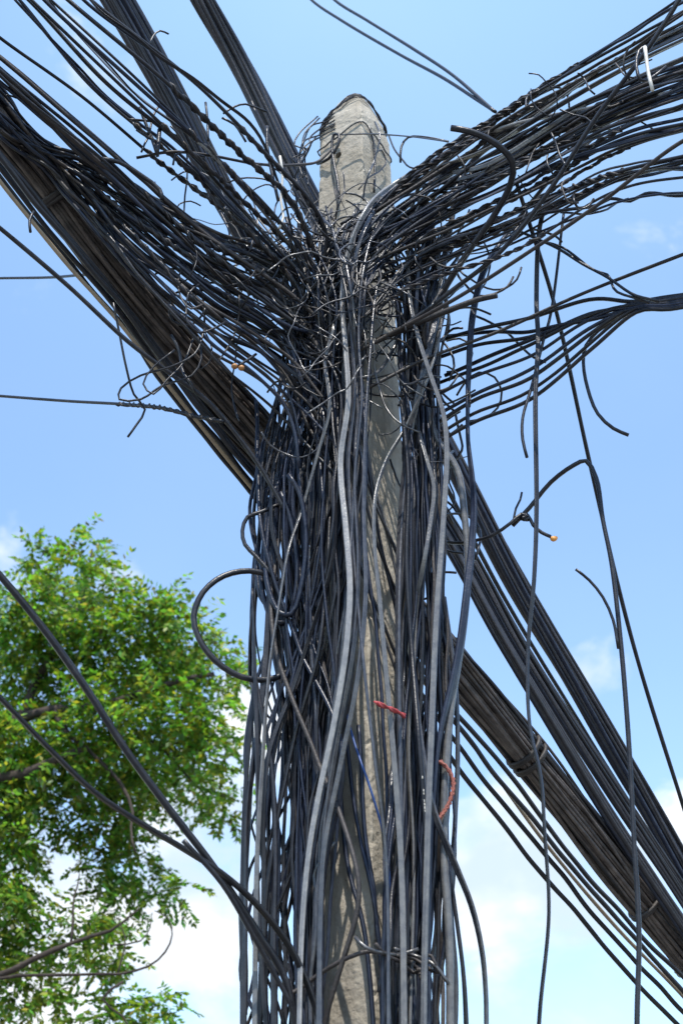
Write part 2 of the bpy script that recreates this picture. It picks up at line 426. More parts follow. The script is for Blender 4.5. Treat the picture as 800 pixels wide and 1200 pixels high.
dA = lambda x: interp([(90, -.55), (300, .05), (430, .3), (560, .5), (860, 1.2)], x)
A1 = [(95, -60), (130, 0), (200, 122), (262, 240), (312, 325), (515, 622), (591, 757), (710, 950), (800, 1085), (850, 1160)]
A2 = [(108, -60), (146, 0), (213, 122), (272, 240), (322, 325), (528, 615), (609, 757), (702, 903), (800, 1050), (850, 1125)]
B1 = [(212, -50), (238, 0), (282, 78), (347, 205), (430, 355), (505, 490), (598, 672), (690, 828), (772, 968), (850, 1105)]
for cen, lb, r0, ns in ((A1, 'slim dark flat band of cables next above the thickest bundle behind the pole', .022, 8),
                        (A2, 'middle dark band of cables between the slim band and the uppermost band behind the pole', .029, 11),
                        (B1, 'uppermost broad dark band of cables passing behind the pole, alone at the top edge', .040, 15)):
    bundle('cable_bundle', lb, 'cable bundle', [(x, y, dA(x) + (.1 if cen is B1 else 0)) for x, y in cen], [(0, r0), (.3, r0 * .9), (.55, r0 * .8), (1, r0 * .85)], int(ns * 1.6), 6.5,
           ['band', 'band', 'blue', 'black'],   .8, .25, 'dark cable bands passing behind the pole', flat=.3)
tb = lambda x: TR_D(x) - .05
for k, off in enumerate(((-14, 4), (-9, 10))):
    cable('span_cable', 'thin cable strung in the gap between the middle and uppermost dark bands', 'cable', [(x + off[0] * (.4 if x < 450 else 1), y + off[1], dA(x) + .05) for x, y in ((300, 115), (372, 262), (440, 390), (520, 535), (600, 690), (690, 840), (780, 985), (850, 1105))], 4, 'black', 'thin cables between the dark bands')
cable('span_cable', 'tan cable running along the lower edge of the thickest bundle', 'cable',
      [(x, y, tb(x)) for x, y in [(-30, 168), (0, 212), (40, 262), (82, 313), (135, 372), (220, 480), (330, 612), (430, 715), (520, 830), (580, 908), (640, 990), (720, 1085), (800, 1168), (840, 1215)]], 4.6, 'tan')
for k, (dy, dx, dd) in enumerate(((14, -4, .02), (-14, 6, .0), (30, -8, .05), (-4, 3, -.03))):
    cable('span_cable', 'black cable loose under the thickest bundle beside the tan cable', 'cable',
          [(x + dx, y + dy * (1 if x > 480 else .3) + rnd.uniform(-4, 4), tb(x) + dd) for x, y in [(-30, 150), (40, 240), (135, 352), (240, 490), (330, 600), (430, 715), (520, 835), (590, 925), (660, 1012), (740, 1105), (830, 1200)]], 6, 'black',
          'black cables loose under the thickest bundle', kink=.006)
# ------------------------------------------------------------------ span cables of the two fans
def yR(x, t):  # the fan leaving the pole to the upper right
    return interp([(400, 285 + 120 * t), (440, 240 + 125 * t), (500, 192 + 132 * t), (600, 122 + 172 * t), (700, 58 + 186 * t), (800, 2 + 232 * t), (860, -34 + 258 * t)], x)
dR = lambda x: interp([(400, -.22), (500, -.28), (650, -.45), (860, -.85)], x)
TR = [.0, .04, .08, .12, .16] + [.33, .36, .39, .42, .45, .48, .51, .54, .37, .43, .5, .35, .47] + [.62, .65, .68, .64] + [.80, .84, .87, .82, .9] + [.97]
def pick_t(): return min(1.02, max(-.02, rnd.choice(TR) + rnd.gauss(0, .009)))
def fan_right(t, jit=5, t2=None):
    t2 = t if t2 is None else t2
    return [(x + rnd.uniform(-8, 8), yR(x, lerp(t2, t, (x - 440) / 400)) + rnd.gauss(0, jit), dR(x) + rnd.uniform(-.05, .05)) for x in (860, 725, 600, 480)]
def top_left(X0):  # lines from the top edge to the pole
    k = X0 - 20
    return [(X0 - 42, -42, -.85), (X0, 0, -.8), (108 + 1.42 * k, 98, -.65), (196 + 1.38 * k, 178, -.48), (262 + 1.2 * k, 236, -.36), (325 + .7 * k, 300 - .2 * k, -.26)]
def left_edge(Y0, end=None):
    k = Y0 - 40
    e = end if end is not None else 320 + 1.2 * k
    return [(-40, Y0 - 34, -.85), (0, Y0, -.8), (100, 118 + 1.35 * k, -.62), (190, 190 + 1.5 * k, -.46), (270, 255 + 1.6 * k, -.34), (340, e, -.24)]
def trunk_fan(v):
    return [(-50, 82 + v * .9, -.8), (0, 143 + v * .8, -.66), (48, 184 + v * .55, -.56), (95, 226 + v * 1.0, -.51), (150, 284 + 1.65 * v, -.46), (240, 362 + 2.3 * v, -.36), (330, 428 + 2.9 * v, -.22)]
def jit(pts, a=4, d=.03): return [(x + rnd.gauss(0, a), y + rnd.gauss(0, a), z + rnd.uniform(-d, d)) for x, y, z in pts]

# traced lines of the left fan
for X0, wd in ((20, 3.8), (32, 5), (42, 4), (55, 4.6), (61, 3.4), (82, 5), (101, 4), (106, 4)):
    pts = jit(top_left(X0), 2.5)
    gripped = X0 in (20, 42, 55, 82, 101)
    lab = 'black span cable running in from the top edge, wound with a grip wire' if gripped else 'plain black span cable running in from the top edge to the pole'
    (twisted('span_cable', lab, 'cable', pts + [(385 + rnd.uniform(-20, 20), 320 + rnd.uniform(0, 40), -.2)], wd, 'blue' if X0 % 2 else 'black', 'gripped span cables from the top edge', rnd.uniform(.38, .5), .93)
     if gripped else cable('span_cable', lab, 'cable', pts + [(385 + rnd.uniform(-20, 20), 320 + rnd.uniform(0, 40), -.2)], wd, 'black', 'plain span cables from the top edge'))
for Y0, wd, g in ((40, 4, 1), (63, 5, 0), (68, 4.6, 0), (72, 4, 1), (79, 5.5, 0), (83, 4.6, 0), (90, 4.6, 0)):
    pts = jit(left_edge(Y0), 3) + [(392, 380 + rnd.uniform(0, 60), -.2)]
    if g: twisted('span_cable', 'black span cable entering below the top edge, wound with a grip wire near the pole', 'cable', pts, wd, 'black', 'gripped span cables entering above the thickest bundle', .45, .9)
    else: cable('span_cable', 'plain black span cable entering just above the thickest bundle', 'cable', pts, wd, rnd.choice(['black', 'brown', 'blue']), 'plain span cables entering above the thickest bundle', kink=.004)
# cables spreading out of the lashed trunk to the pole
for k in range(32):
    v = lerp(-42, 19, (((k * 7) % 32) / 31) ** 1.15)
    pts = jit(trunk_fan(v), 4.5, .05)
    cable('span_cable', 'black cable fanning out of the thickest bundle into the tangle on the pole', 'cable', pts + [(rnd.uniform(345, 410), pts[-1][1] + rnd.uniform(30, 90), -.2)],
          rnd.uniform(2.8, 4.4), rnd.choice(['black', 'blue', 'brown', 'black']), 'cables fanning out of the thickest bundle', kink=.012)
for k in range(8):
    v = rnd.uniform(-42, 0); pts = jit(trunk_fan(v), 4, .05)[3:]
    twisted('span_cable', 'black cable wound with grip wire in the spread between thickest bundle and pole', 'cable', pts, rnd.uniform(3, 4.4), 'black', 'gripped cables between thickest bundle and pole', .1, .85, .06)
# the right fan: plain, gripped, and those that turn down the pole
for k in range(38):
    t = TR[k % len(TR)] + rnd.gauss(0, .01); t2 = t + rnd.gauss(0, .07)
    pts = fan_right(t, 3, t2)
    lab = 'black span cable of the broad fan rising from the pole over the open sky'
    pts.append((rnd.uniform(385, 430), interp([(0, 268), (1, 372)], t2) + rnd.uniform(-20, 20), -.24))
    if k % 2: cable('span_cable', lab, 'cable', pts, rnd.uniform(2.8, 4.6), rnd.choice(['black', 'blue', 'brown']), 'plain span cables of the rising fan', kink=.006)
    else: twisted('span_cable', 'span cable with wound grip wire in the broad fan rising from the pole', 'cable', pts, rnd.uniform(3, 4.6), 'black', 'gripped span cables of the rising fan', rnd.uniform(.25, .5), rnd.uniform(.75, .95))

# ------------------------------------------------------------------ cables hanging down the pole
YK = (300, 450, 600, 750, 900, 1050, 1260)
LEFT = ((345, 425), (326, 418), (300, 420), (300, 424), (294, 390), (287, 369), (282, 367))
RIGHT = ((440, 515), (479, 512), (480, 518), (474, 520), (456, 526), (448, 526), (446, 524))
LMID = (352, 345, 316, 322, 341, 347, 350)
def lane(side, s, py):
    tab = LEFT if side else RIGHT
    lo = interp(list(zip(YK, [a for a, b in tab])), py); hi = interp(list(zip(YK, [b for a, b in tab])), py)
    if side:
        m = interp(list(zip(YK, LMID)), py)
        return lerp(lo, m, s / .09) if s < .09 else lerp(m, hi, (s - .09) / .91)
    return lerp(lo, hi, s)
def hang(side, s, y0, layer, wob=.085, y1=1260):
    pts = []; y = y0; ss = s
    while y < y1 + 60:
        x = lane(side, min(1.0, max(0, ss)), y)
        lay = layer * .13 + rnd.uniform(0, .02) + (.03 if y < 700 else 0)
        pts.append((x + rnd.gauss(0, 3), y, front(x, y) - .02 - lay if True else 0))
        y += rnd.uniform(120, 230); ss = s + rnd.gauss(0, wob)
    return pts
HM = ['black'] * 10 + ['blue'] * 8 + ['grey'] * 3 + ['brown'] * 2 + ['pale'] * 1
def hung(side, s, src, mat):
    low = {'grey': 'weathered grey', 'blue': 'blue-black', 'black': 'black', 'brown': 'dusty brown', 'pale': 'bleached pale'}[mat]
    where = 'crowded on the shaded tree side' if side else 'down the pole beside the bare concrete'
    if side and s < .2: where = 'hanging clear of pole beside the tree'
    if not side and s > .86: where = 'along the outer cloud-side edge'
    come = {'r': ', arching from the rising fan', 'l': ', bending down from the left spans', 'j': ', starting in the knot'}[src]
    return f'{low} cable {where}{come}', f'{low} cables {where}{come}'
def mk_hang(side, s, src, mat, wpx):
    layer = rnd.random()
    y0 = rnd.uniform(395, 450)
    pts = hang(side, s, y0, layer)
    x0, d0 = pts[0][0], pts[0][2]
    if src == 'r':
        t = pick_t(); t2 = t + rnd.gauss(0, .12); top = fan_right(t, 3, t2)
        xa = max(x0 + 12, 405) + rnd.uniform(0, 25)
        pts = [p for p in top if p[0] > xa + 35] + [(xa + 8, yR(max(xa + 8, 402), t2) + rnd.uniform(0, 14), -.28), (lerp(xa, x0, .8), rnd.uniform(330, 375), min(d0 - .04, -.22))] + pts
    elif src == 'l':
        q = rnd.random()
        top = jit(top_left(rnd.choice((24, 38, 52, 90, 104))), 3) if q < .12 else (jit(left_edge(rnd.uniform(62, 90)), 3) if q < .3 else jit(trunk_fan(rnd.uniform(-40, 4)), 5))
        top = [p for p in top if p[0] < x0 - 22]
        y0 = max(380, top[-1][1] + rnd.uniform(50, 80)); pts = hang(side, s, y0, layer)
        pts = top + pts
    else:
        pts = [(x0 + rnd.uniform(-45, 45), rnd.uniform(235, 300), -.2), (x0 + rnd.uniform(-14, 14), rnd.uniform(320, 360), d0 - .05)] + pts
    lab, grp = hung(side, s, src, mat)
    pr = rnd.choice(['round', 'round', 'round', 'eight', 'eight', 'eight', 'flat'])
    return cable('drop_cable', lab, 'cable', pts, wpx * (1.2 if pr != 'round' else 1), mat, grp, pr, kink=rnd.choice((.004, .008, .014)))
for k in range(96):
    s = (k + .5) / 96
    src = ('r', 'j', 'j', 'l', 'j', 'l', 'j')[k % 7]
    mk_hang(True, s, src, rnd.choice(HM), rnd.triangular(2.0, 4.6, 3.1))
for k in range(50):
    s = (k + .5) / 50; src = ('r' if s < .35 else 'j', 'j', 'j', 'j')[k % 4]
    mk_hang(False, s, src, rnd.choice(HM), rnd.triangular(2.0, 4.6, 3.1))
# cables slanting across the crowded side
for k in range(16):
    ya = rnd.uniform(480, 820); up = rnd.random() < .5; xa, xb = (rnd.uniform(305, 350), rnd.uniform(370, 420)); L_ = rnd.uniform(200, 330)
    if up: xa, xb = xb, xa
    e = rnd.uniform(.12, .2); q = lambda x, y, e: (x, y, front(x, y) - e)
    pts = [q(xa + rnd.uniform(-25, 25), ya - 170, e - .05), q(xa, ya, e), q(lerp(xa, xb, .5) + rnd.uniform(-6, 6), ya + L_ * .5, e), q(xb, ya + L_, e), q(min(xb, 385) + rnd.uniform(-14, 10), ya + L_ + 170, e - .03), q(min(xb, 380) + rnd.uniform(-20, 8), 1300, e - .04)]
    cable('drop_cable', 'cable slanting across the crowded shaded side, in front of its neighbours', 'cable', pts, rnd.uniform(3, 5), rnd.choice(HM), 'cables slanting across the shaded side', rnd.choice(['eight', 'round']), kink=.005)
# cables crossing the bare strip of concrete
for k in range(7):
    xa = rnd.uniform(385, 440); ya = rnd.uniform(430, 640); xb = rnd.uniform(440, 505); yb = ya + rnd.uniform(190, 330)
    q = lambda x, y, e=0: (x, y, front(x, y) - .03 - e)
    pts = [q(xa - rnd.uniform(5, 30), ya - 140, .08), q(xa, ya, .05), q(lerp(xa, xb, .35), lerp(ya, yb, .4), .02), q(lerp(xa, xb, .75), lerp(ya, yb, .75), .02), q(xb, yb, .03), q(xb + rnd.uniform(-10, 20), yb + 170, .05), q(xb + rnd.uniform(-20, 20), 1290, .06)]
    cable('drop_cable', 'black cable slanting across the bare strip of concrete down to the cloud side', 'cable', pts, rnd.uniform(3, 4.6), rnd.choice(['black', 'blue', 'grey']), 'cables slanting across the bare concrete', kink=.004)
for pts, wd in (([(405, 860), (418, 960), (436, 1050), (447, 1130), (450, 1230)], 4), ([(398, 900), (405, 1000), (428, 1100), (436, 1180), (440, 1260)], 4.6), ([(420, 850), (428, 980), (440, 1060), (452, 1230)], 4.5)):
    cable('drop_cable', 'black cable lying close over the bare lower face of the pole', 'cable', [(x, y, front(x, y) - .03) for x, y in pts], wd, 'blue', 'cables close over the bare lower face', kink=.003)

# ------------------------------------------------------------------ cables traced one by one
f = lambda pts, e=.1: [(x, y, (front(x, y) if 352 < x < 490 else -.05) - e) for x, y in pts]
cable('drop_cable', 'palest glossy ribbed cable arching over the knot and down the middle of the pole', 'cable',
      [(860, 95, -.85), (700, 125, -.55), (590, 150, -.42)] + f([(520, 182), (465, 214), (428, 248), (407, 300), (401, 350), (405, 410), (408, 470), (399, 540), (405, 617), (410, 690), (405, 765), (391, 850), (373, 935), (362, 1000), (354, 1090), (350, 1260)], .22), 6.4, 'silver', prof='eight', twist=.9)
cable('drop_cable', 'bleached ribbed cable dropping from the fan and swerving over the outer edge of the pole', 'cable',
      [(860, yR(860, .14), -.85), (700, yR(700, .14), -.55), (575, yR(575, .2), -.4)] + f([(500, 205), (483, 240), (478, 290), (480, 350), (491, 400), (504, 440), (519, 485), (523, 530), (519, 610), (511, 720), (505, 860), (500, 1000), (496, 1260)], .24), 6, 'pale', prof='eight', twist=.8)
cable('drop_cable', 'pale cable with a short bend at the top, crossing back to the bare concrete strip', 'cable',
      [(860, yR(860, .3), -.85), (700, yR(700, .3), -.55), (575, yR(575, .32), -.42)] + f([(508, 210), (491, 238), (500, 264), (513, 305), (517, 350), (514, 395), (500, 445), (475, 500), (452, 540), (439, 585), (438, 635), (444, 700), (452, 790), (462, 900), (470, 1020), (474, 1260)], .2), 6, 'pale', prof='eight', twist=1.2)
cable('drop_cable', 'short gleaming pale cable dropping through the fan beside the hooked black cable end', 'cable',
      [(860, yR(860, .2), -.85), (720, yR(720, .2), -.6), (620, yR(620, .2), -.47)] + f([(556, 186), (536, 220), (528, 262), (519, 310), (513, 360), (497, 430), (480, 510), (470, 600), (466, 720), (468, 900), (476, 1260)], .18), 7.5, 'grey', prof='eight', twist=1.0)
cable('drop_cable', 'bleached cable gleaming at its kink, slanting from the knot to the tree side', 'cable',
      f([(392, 380), (381, 425), (385, 455), (386, 482), (374, 527), (353, 600), (338, 645), (326, 715), (316, 780), (307, 900), (301, 1010), (297, 1270)], .2), 4.8, 'pale', prof='eight', twist=1.5)
cable('drop_cable', 'bleached cable bulging out over the dark bands then running down inside the outer edge', 'cable',
      f([(476, 430), (484, 480), (500, 540), (508, 570), (504, 612), (497, 655), (488, 705), (484, 780), (478, 880), (484, 1000), (480, 1270)], .16), 4.8, 'pale', prof='eight', twist=1.5)
cable('drop_cable', 'straight weathered grey cable beside the bare concrete strip on its outer side', 'cable',
      f([(462, 330), (470, 420), (477, 500), (479, 545), (481, 610), (477, 680), (470, 760), (474, 900), (468, 1040), (470, 1270)], .14), 4.5, 'grey', prof='eight', twist=.7)
for k, (t, pts) in enumerate(((.42, [(470, 232), (440, 268), (425, 320), (420, 390), (424, 470), (416, 560), (420, 660), (414, 760), (396, 860), (380, 980), (372, 1270)]),
                              (.36, [(462, 226), (430, 262), (414, 312), (412, 380), (415, 460), (408, 540), (413, 640), (420, 720), (428, 800), (440, 900), (452, 1000), (456, 1270)]),
                              (.55, [(480, 262), (452, 300), (440, 345), (434, 410), (428, 500), (426, 600), (428, 700), (418, 800), (398, 900), (378, 1010), (374, 1270)]))):
    cable('drop_cable', 'glossy grey cable sweeping from the fan over the knot close beside the palest ribbed cable', 'cable', [(860, yR(860, t), -.85), (700, yR(700, t), -.55), (570, yR(570, t), -.4)] + f(pts, .2), 5, 'grey', 'glossy cables sweeping beside the ribbed cable', prof='eight', twist=1.0)
cable('cable_offcut', 'thick black cut cable end hooking out of the rising fan', 'cable', [(528, 150, -.62), (550, 154, -.62), (580, 168, -.6), (600, 190, -.56), (598, 215, -.5), (580, 250, -.42), (545, 300, -.34), (515, 350, -.26), (495, 410, -.2)], 7.5, 'black')
cable('loose_wire', 'thin steel-grey wire bowing out round the bare concrete under the knot', 'wire', f([(423, 303), (449, 323), (467, 352), (469, 384), (456, 418), (433, 441), (408, 444)], .14), 4, 'steel')
cable('drop_cable', 'dark figure-eight cable hanging just outside the pole from fan to lower pole', 'cable',
      [(720, 135, -.55), (650, 205, -.4)] + f([(600, 265), (570, 310), (555, 360), (548, 450), (548, 510), (555, 590), (546, 700), (535, 775), (515, 865), (505, 960), (500, 1080), (500, 1260)], .12), 8, 'blue', prof='eight')
cable('drop_cable', 'thickest smooth light grey cable curving outside the pole across the dark bands', 'cable',
      f([(498, 470), (512, 515), (535, 550), (544, 605), (548, 665), (542, 740), (528, 830), (522, 900), (520, 1000), (526, 1100), (528, 1260)], .10), 8, 'pale')
cable('drop_cable', 'lone long cable hanging freely with bends over the sky beside the pole', 'cable',
      [(640, 235, -.4), (632, 265, -.35), (628, 350, -.3), (630, 400, -.3), (627, 460, -.3), (628, 600, -.3), (625, 680, -.3), (618, 760, -.28), (620, 850, -.28), (633, 910, -.28), (638, 980, -.27), (643, 1070, -.26), (632, 1190, -.25), (630, 1260, -.25)], 5.5, 'black', prof='eight')
cable('drop_cable', 'straight lone cable slanting steeply from the fan to the far side sky', 'cable',
      [(605, 215, -.4), (620, 262, -.35), (650, 360, -.2), (690, 540, 0), (740, 750, .25), (800, 945, .5), (850, 1100, .7)], 5, 'black')
cable('drop_cable', 'thin bowed wire rising to a peak then hanging freely farthest from the pole', 'cable',
      [(600, 616, -.1), (620, 595, -.12), (645, 565, -.15), (672, 545, -.2), (686, 540, -.2), (698, 560, -.2), (706, 610, -.2), (716, 660, -.2), (726, 745, -.2), (733, 825, -.2), (738, 900, -.2), (742, 980, -.2), (748, 1090, -.2), (747, 1260, -.2)], 5, 'black')
cable('loose_wire', 'thin dark wire end curling away from the bowed hanging wire', 'wire', [(674, 667, -.24), (690, 680, -.23), (706, 700, -.22), (718, 727, -.21), (724, 760, -.205)], 3.2, 'black')
o = cable('loose_wire', 'thin wire with an orange tip reaching out from the dark bands', 'wire',
      [(520, 635, 0), (540, 636, -.05), (575, 628, -.1), (598, 613, -.12), (610, 603, -.12), (618, 604, -.12), (624, 615, -.12), (634, 624, -.12), (645, 629, -.12)], 4, 'black')
def ball(name, c, r, mat, parent, sc=(1, 1, 1), rot=0):
    bm = bmesh.new(); bmesh.ops.create_icosphere(bm, subdivisions=2, radius=r)
    for v in bm.verts:
        v.co += v.normal * noise.noise(v.co * 90 + c) * r * .35
        v.co = Vector((v.co.x * sc[0], v.co.y * sc[1], v.co.z * sc[2])); v.co.rotate(Matrix.Rotation(rot, 3, 'Y')); v.co += c
    for q in bm.faces: q.smooth = True
    me = bpy.data.meshes.new(name); bm.to_mesh(me); bm.free(); return link(name, me, M[mat], parent)
tip = ball('connector_cap', P(648.5, 631, -.12), .0085, 'orange', o, (1.2, .8, .9)); tip['label'] = 'orange plastic tip'
def knot(name, c, r, turns, wpx, mat, parent):
    pts = [c + Vector((rnd.uniform(-1, 1), rnd.uniform(-1, 1), rnd.uniform(-1, 1))) * r for _ in range(turns * 4)]
    V, F = [], []; sweep(V, F, spline(pts, .006), wpx * .5 * PXM, 'thin'); return build(name, V, F, M[mat], parent)
knot('knot', P(614, 606, -.12), .012, 4, 3.2, 'black', o)
cable('loose_wire', 'thin stub of wire standing up from the orange tipped wire', 'wire', [(601, 612, -.12), (604, 596, -.12), (609, 586, -.12), (611, 577, -.12)], 2.6, 'black')
cable('loose_wire', 'thin wire dangling from the fan, its end curled inwards below the small bundle', 'wire', [(660, 250, -.3), (645, 367, -.28), (636, 400, -.28), (622, 455, -.28), (612, 490, -.28), (612, 515, -.28), (617, 536, -.28)], 3.5, 'black')
cable('loose_wire', 'stiff wire end curving down from the small side bundle', 'wire', [(724, 372, -.35), (700, 388, -.32), (686, 405, -.3), (683, 425, -.3), (688, 455, -.3), (700, 485, -.3), (718, 502, -.3), (736, 510, -.3)], 4, 'black')
# small bundle to the right edge
for k, (ys, ye, xs, sag) in enumerate(((470, 345, 500, 6), (500, 348, 505, 20), (515, 352, 505, 30), (490, 350, 505, 10), (448, 347, 515, 4), (405, 343, 500, -8), (440, 349, 520, 0), (520, 356, 510, 36), (420, 346, 510, 14), (395, 352, 520, 22))):
    xm = 620; ym = lerp(ys, ye, .45) + sag * .6
    cable('span_cable', 'cable of the small gathered bundle leaving the pole sideways below the fan', 'cable',
          [(xs, ys, -.1), (xs + 50, lerp(ys, ym, .5) + rnd.uniform(-4, 4), -.16), (xm, ym, -.25), (690, lerp(ym, ye, .62) + sag * .35, -.36), (745, ye + 10, -.46), (785, ye + 6 + rnd.uniform(-3, 3), -.53), (860, ye - 5 + rnd.uniform(-3, 3), -.65)],
          rnd.uniform(3.6, 5.5), 'black' if k % 3 else 'blue', 'cables of the small gathered side bundle', kink=.004)
cable('span_cable', 'long straight thin cable slanting down from the side sky to the pole edge', 'cable', [(860, 275, -.7), (800, 298, -.6), (680, 345, -.4), (580, 390, -.3), (500, 420, -.25), (430, 455, -.25)], 4, 'brown')
cable('span_cable', 'wavy thin pair wire looping from the fan to the small side bundle', 'cable', [(590, 265, -.3), (640, 285, -.38), (690, 312, -.44), (720, 330, -.48), (745, 348, -.52), (770, 354, -.55)], 3.4, 'black', kink=.008)
cable('span_cable', 'second wavy wire drooping under the looping pair wire to the side bundle', 'cable', [(620, 280, -.3), (660, 292, -.4), (697, 318, -.44), (712, 322, -.46), (724, 342, -.49), (760, 356, -.52)], 3.0, 'black', kink=.008)
o = cable('cable_offcut', 'stout dark cable stub pointing outwards below the fan', 'cable', [(440, 400, -.2), (490, 378, -.28), (530, 362, -.33), (560, 351, -.36), (582, 346, -.38)], 7, 'brown')
cable('span_cable', 'thin wavy cable along the bottom of the rising fan', 'cable', [(860, 222, -.85), (800, 229, -.75), (755, 228, -.65), (738, 236, -.62), (715, 232, -.58), (700, 240, -.56), (660, 246, -.5), (600, 258, -.4), (540, 285, -.3)], 4, 'black', kink=.004)
cable('span_cable', 'long cable cutting steeply across the rising fan from the top corner', 'cable', [(830, -60, -.9), (795, 0, -.85), (760, 55, -.78), (700, 135, -.65), (640, 228, -.52), (585, 296, -.42), (530, 340, -.32), (470, 385, -.26)], 5.5, 'black')
cable('span_cable', 'long pale-edged cable crossing low over the rising fan', 'cable', [(860, 140, -.9), (800, 165, -.82), (700, 240, -.66), (600, 308, -.5), (530, 352, -.38), (450, 395, -.26), (420, 412, -.25)], 4.5, 'brown')
for k, pts in enumerate(([(340, -30), (365, 0), (400, 24), (470, 65), (520, 92), (560, 118), (580, 131)], [(365, -30), (392, 0), (430, 24), (485, 58), (530, 88), (578, 130)])):
    cable('span_cable', 'lone thin cable from the top edge meeting the rising fan, ' + ('lower and sagging' if not k else 'upper and straight'), 'cable', [(x, y, lerp(.5, -.35, (x - 340) / 240)) for x, y in pts], 4.6, 'black')
# left side lone lines
cable('span_cable', 'lone cable parallel under the thickest bundle, wide sky gap between them', 'cable', [(-40, 235, -.8), (0, 267, -.7), (80, 335, -.55), (150, 400, -.45), (200, 438, -.38), (245, 472, -.3), (300, 540, -.22), (335, 600, -.18)], 5, 'black')
cable('span_cable', 'upper of two level thin cables crossing to the thickest bundle', 'cable', [(-50, 327, .4), (0, 326, .3), (60, 325, .15), (100, 322, 0), (130, 322, -.1)], 3.6, 'black')
twisted('span_cable', 'lower of two level thin cables, its end wrapped in coiled wire', 'cable', [(-50, 460, .3), (0, 464, .2), (80, 470, .05), (150, 474, -.1), (190, 478, -.2), (230, 488, -.25), (262, 494, -.28)], 3.6, 'black', None, .62, .98, .05)
cable('cable_loop', 'thin wire loop hanging by the coiled cable end', 'wire', [(232, 395, -.4), (236, 420, -.4), (225, 440, -.4), (190, 452, -.4), (165, 468, -.4), (140, 468, -.4), (142, 455, -.4), (165, 440, -.4), (200, 430, -.42), (228, 415, -.42), (240, 385, -.40)], 2.4, 'black')
cable('loose_wire', 'thin wire dropping from thickest bundle to the coiled cable end', 'wire', [(133, 355, -.45), (140, 390, -.42), (148, 430, -.4), (157, 462, -.36), (170, 480, -.32), (160, 498, -.32), (150, 512, -.32)], 2.6, 'black')
cable('cable_loop', 'second smaller wire loop crossing the coiled cable end loop', 'wire', [(205, 410, -.42), (180, 430, -.42), (168, 450, -.42), (180, 462, -.42), (196, 445, -.42), (215, 425, -.4), (228, 392, -.38)], 2.2, 'black')
# big loop and small loops by the pole
cable('cable_loop', 'large black cable loop bulging out beside the tree top', 'cable', [(365, 760, -.04), (345, 705, -.10), (318, 676, -.15), (292, 669, -.17), (262, 675, -.19), (238, 694, -.2), (227, 722, -.2), (233, 748, -.2), (252, 774, -.19), (282, 793, -.17), (312, 797, -.15), (336, 788, -.13), (355, 772, -.08), (372, 740, -.02)], 6.5, 'black')
cable('cable_loop', 'small thin cable loop standing out above the large loop', 'cable', [(330, 590, -.15), (306, 600, -.17), (290, 606, -.17), (284, 622, -.17), (287, 638, -.17), (300, 652, -.17), (325, 680, -.17)], 4.5, 'black')
for k, (cx_, cy_, rx, ry) in enumerate(((318, 640, 16, 70), (326, 655, 20, 78), (335, 640, 24, 84))):
    pts = [(cx_ + rx * math.sin(a) + rnd.uniform(-3, 3), cy_ - ry * math.cos(a), -.16 - .03 * k + .012 * a) for a in [i * .7 for i in range(14)]]
    cable('cable_loop', 'tall narrow coil of spare black cable bound to the shaded side of the pole', 'cable', pts, 5.5, 'blue', 'narrow coils of spare cable on the pole')
# lower left pair
cable('span_cable', 'thick black cable crossing in front of the tree crown, upper of two', 'cable', [(-60, 610, -.75), (0, 674, -.68), (50, 735, -.62), (100, 805, -.56), (150, 882, -.5), (200, 950, -.44), (250, 1015, -.38), (300, 1090, -.3), (335, 1150, -.25), (350, 1260, -.22)], 6.8, 'black', prof='round')
cable('span_cable', 'thick black cable crossing in front of the tree crown, lower of two', 'cable', [(-60, 760, -.75), (0, 818, -.68), (60, 880, -.6), (110, 928, -.54), (160, 962, -.48), (215, 995, -.42), (260, 1024, -.38), (305, 1065, -.32), (345, 1120, -.26), (375, 1200, -.24), (380, 1270, -.24)], 6.8, 'black', prof='eight')
cable('span_cable', 'short black cable crossing from the tree side to the pole foot of the view', 'cable', [(215, 985, -.46), (260, 1035, -.4), (290, 1085, -.34), (318, 1135, -.28), (345, 1190, -.24), (352, 1270, -.22)], 4.6, 'black')
# outer right hanging cables
cable('drop_cable', 'pale grey cable bowing out widest low beside the pole over the cloud', 'cable', [(484, 800, -.16), (494, 880, -.18), (508, 950, -.18), (532, 1010, -.16), (552, 1060, -.14), (564, 1110, -.13), (569, 1160, -.12), (570, 1270, -.12)], 7.5, 'grey', prof='eight')
cable('drop_cable', 'single dark cable hanging straight over the cloud close outside the pole', 'cable', [(520, 700, -.1), (533, 800, -.1), (536, 880, -.1), (533, 960, -.1), (528, 1060, -.1), (534, 1150, -.1), (532, 1270, -.1)], 5, 'grey')
cable('drop_cable', 'dark cable slanting outwards low on the cloud side of the pole', 'cable', [(505, 860, -.12), (514, 940, -.12), (524, 1000, -.12), (535, 1080, -.12), (543, 1150, -.12), (548, 1270, -.12)], 6.5, 'black', prof='eight')
for k, pts in enumerate(([(300, 800), (292, 870), (287, 940), (284, 1050), (283, 1260)], [(318, 640), (312, 760), (302, 860), (290, 950), (288, 1080), (284, 1260)], [(300, 800), (318, 900), (322, 1000), (320, 1100), (322, 1260)], [(296, 690), (300, 820), (302, 920), (303, 1060), (314, 1270)])):
    cable('drop_cable', 'black cable hanging free of the pole against bright cloud, ' + ('outermost and straight', 'second from outside, slightly bowed', 'straight, nearest the pole', 'thin, drifting inwards at its foot')[k], 'cable', [(x, y, -.12 - .03 * k) for x, y in pts], (5, 6.5, 7, 4.5)[k], 'black', prof='eight')
cable('drop_cable', 'thin bright blue wire slipped between black cables on the lower pole', 'wire', f([(392, 770), (401, 815), (415, 870), (434, 925), (452, 990), (458, 1060)], .11), 2.4, 'cobalt')
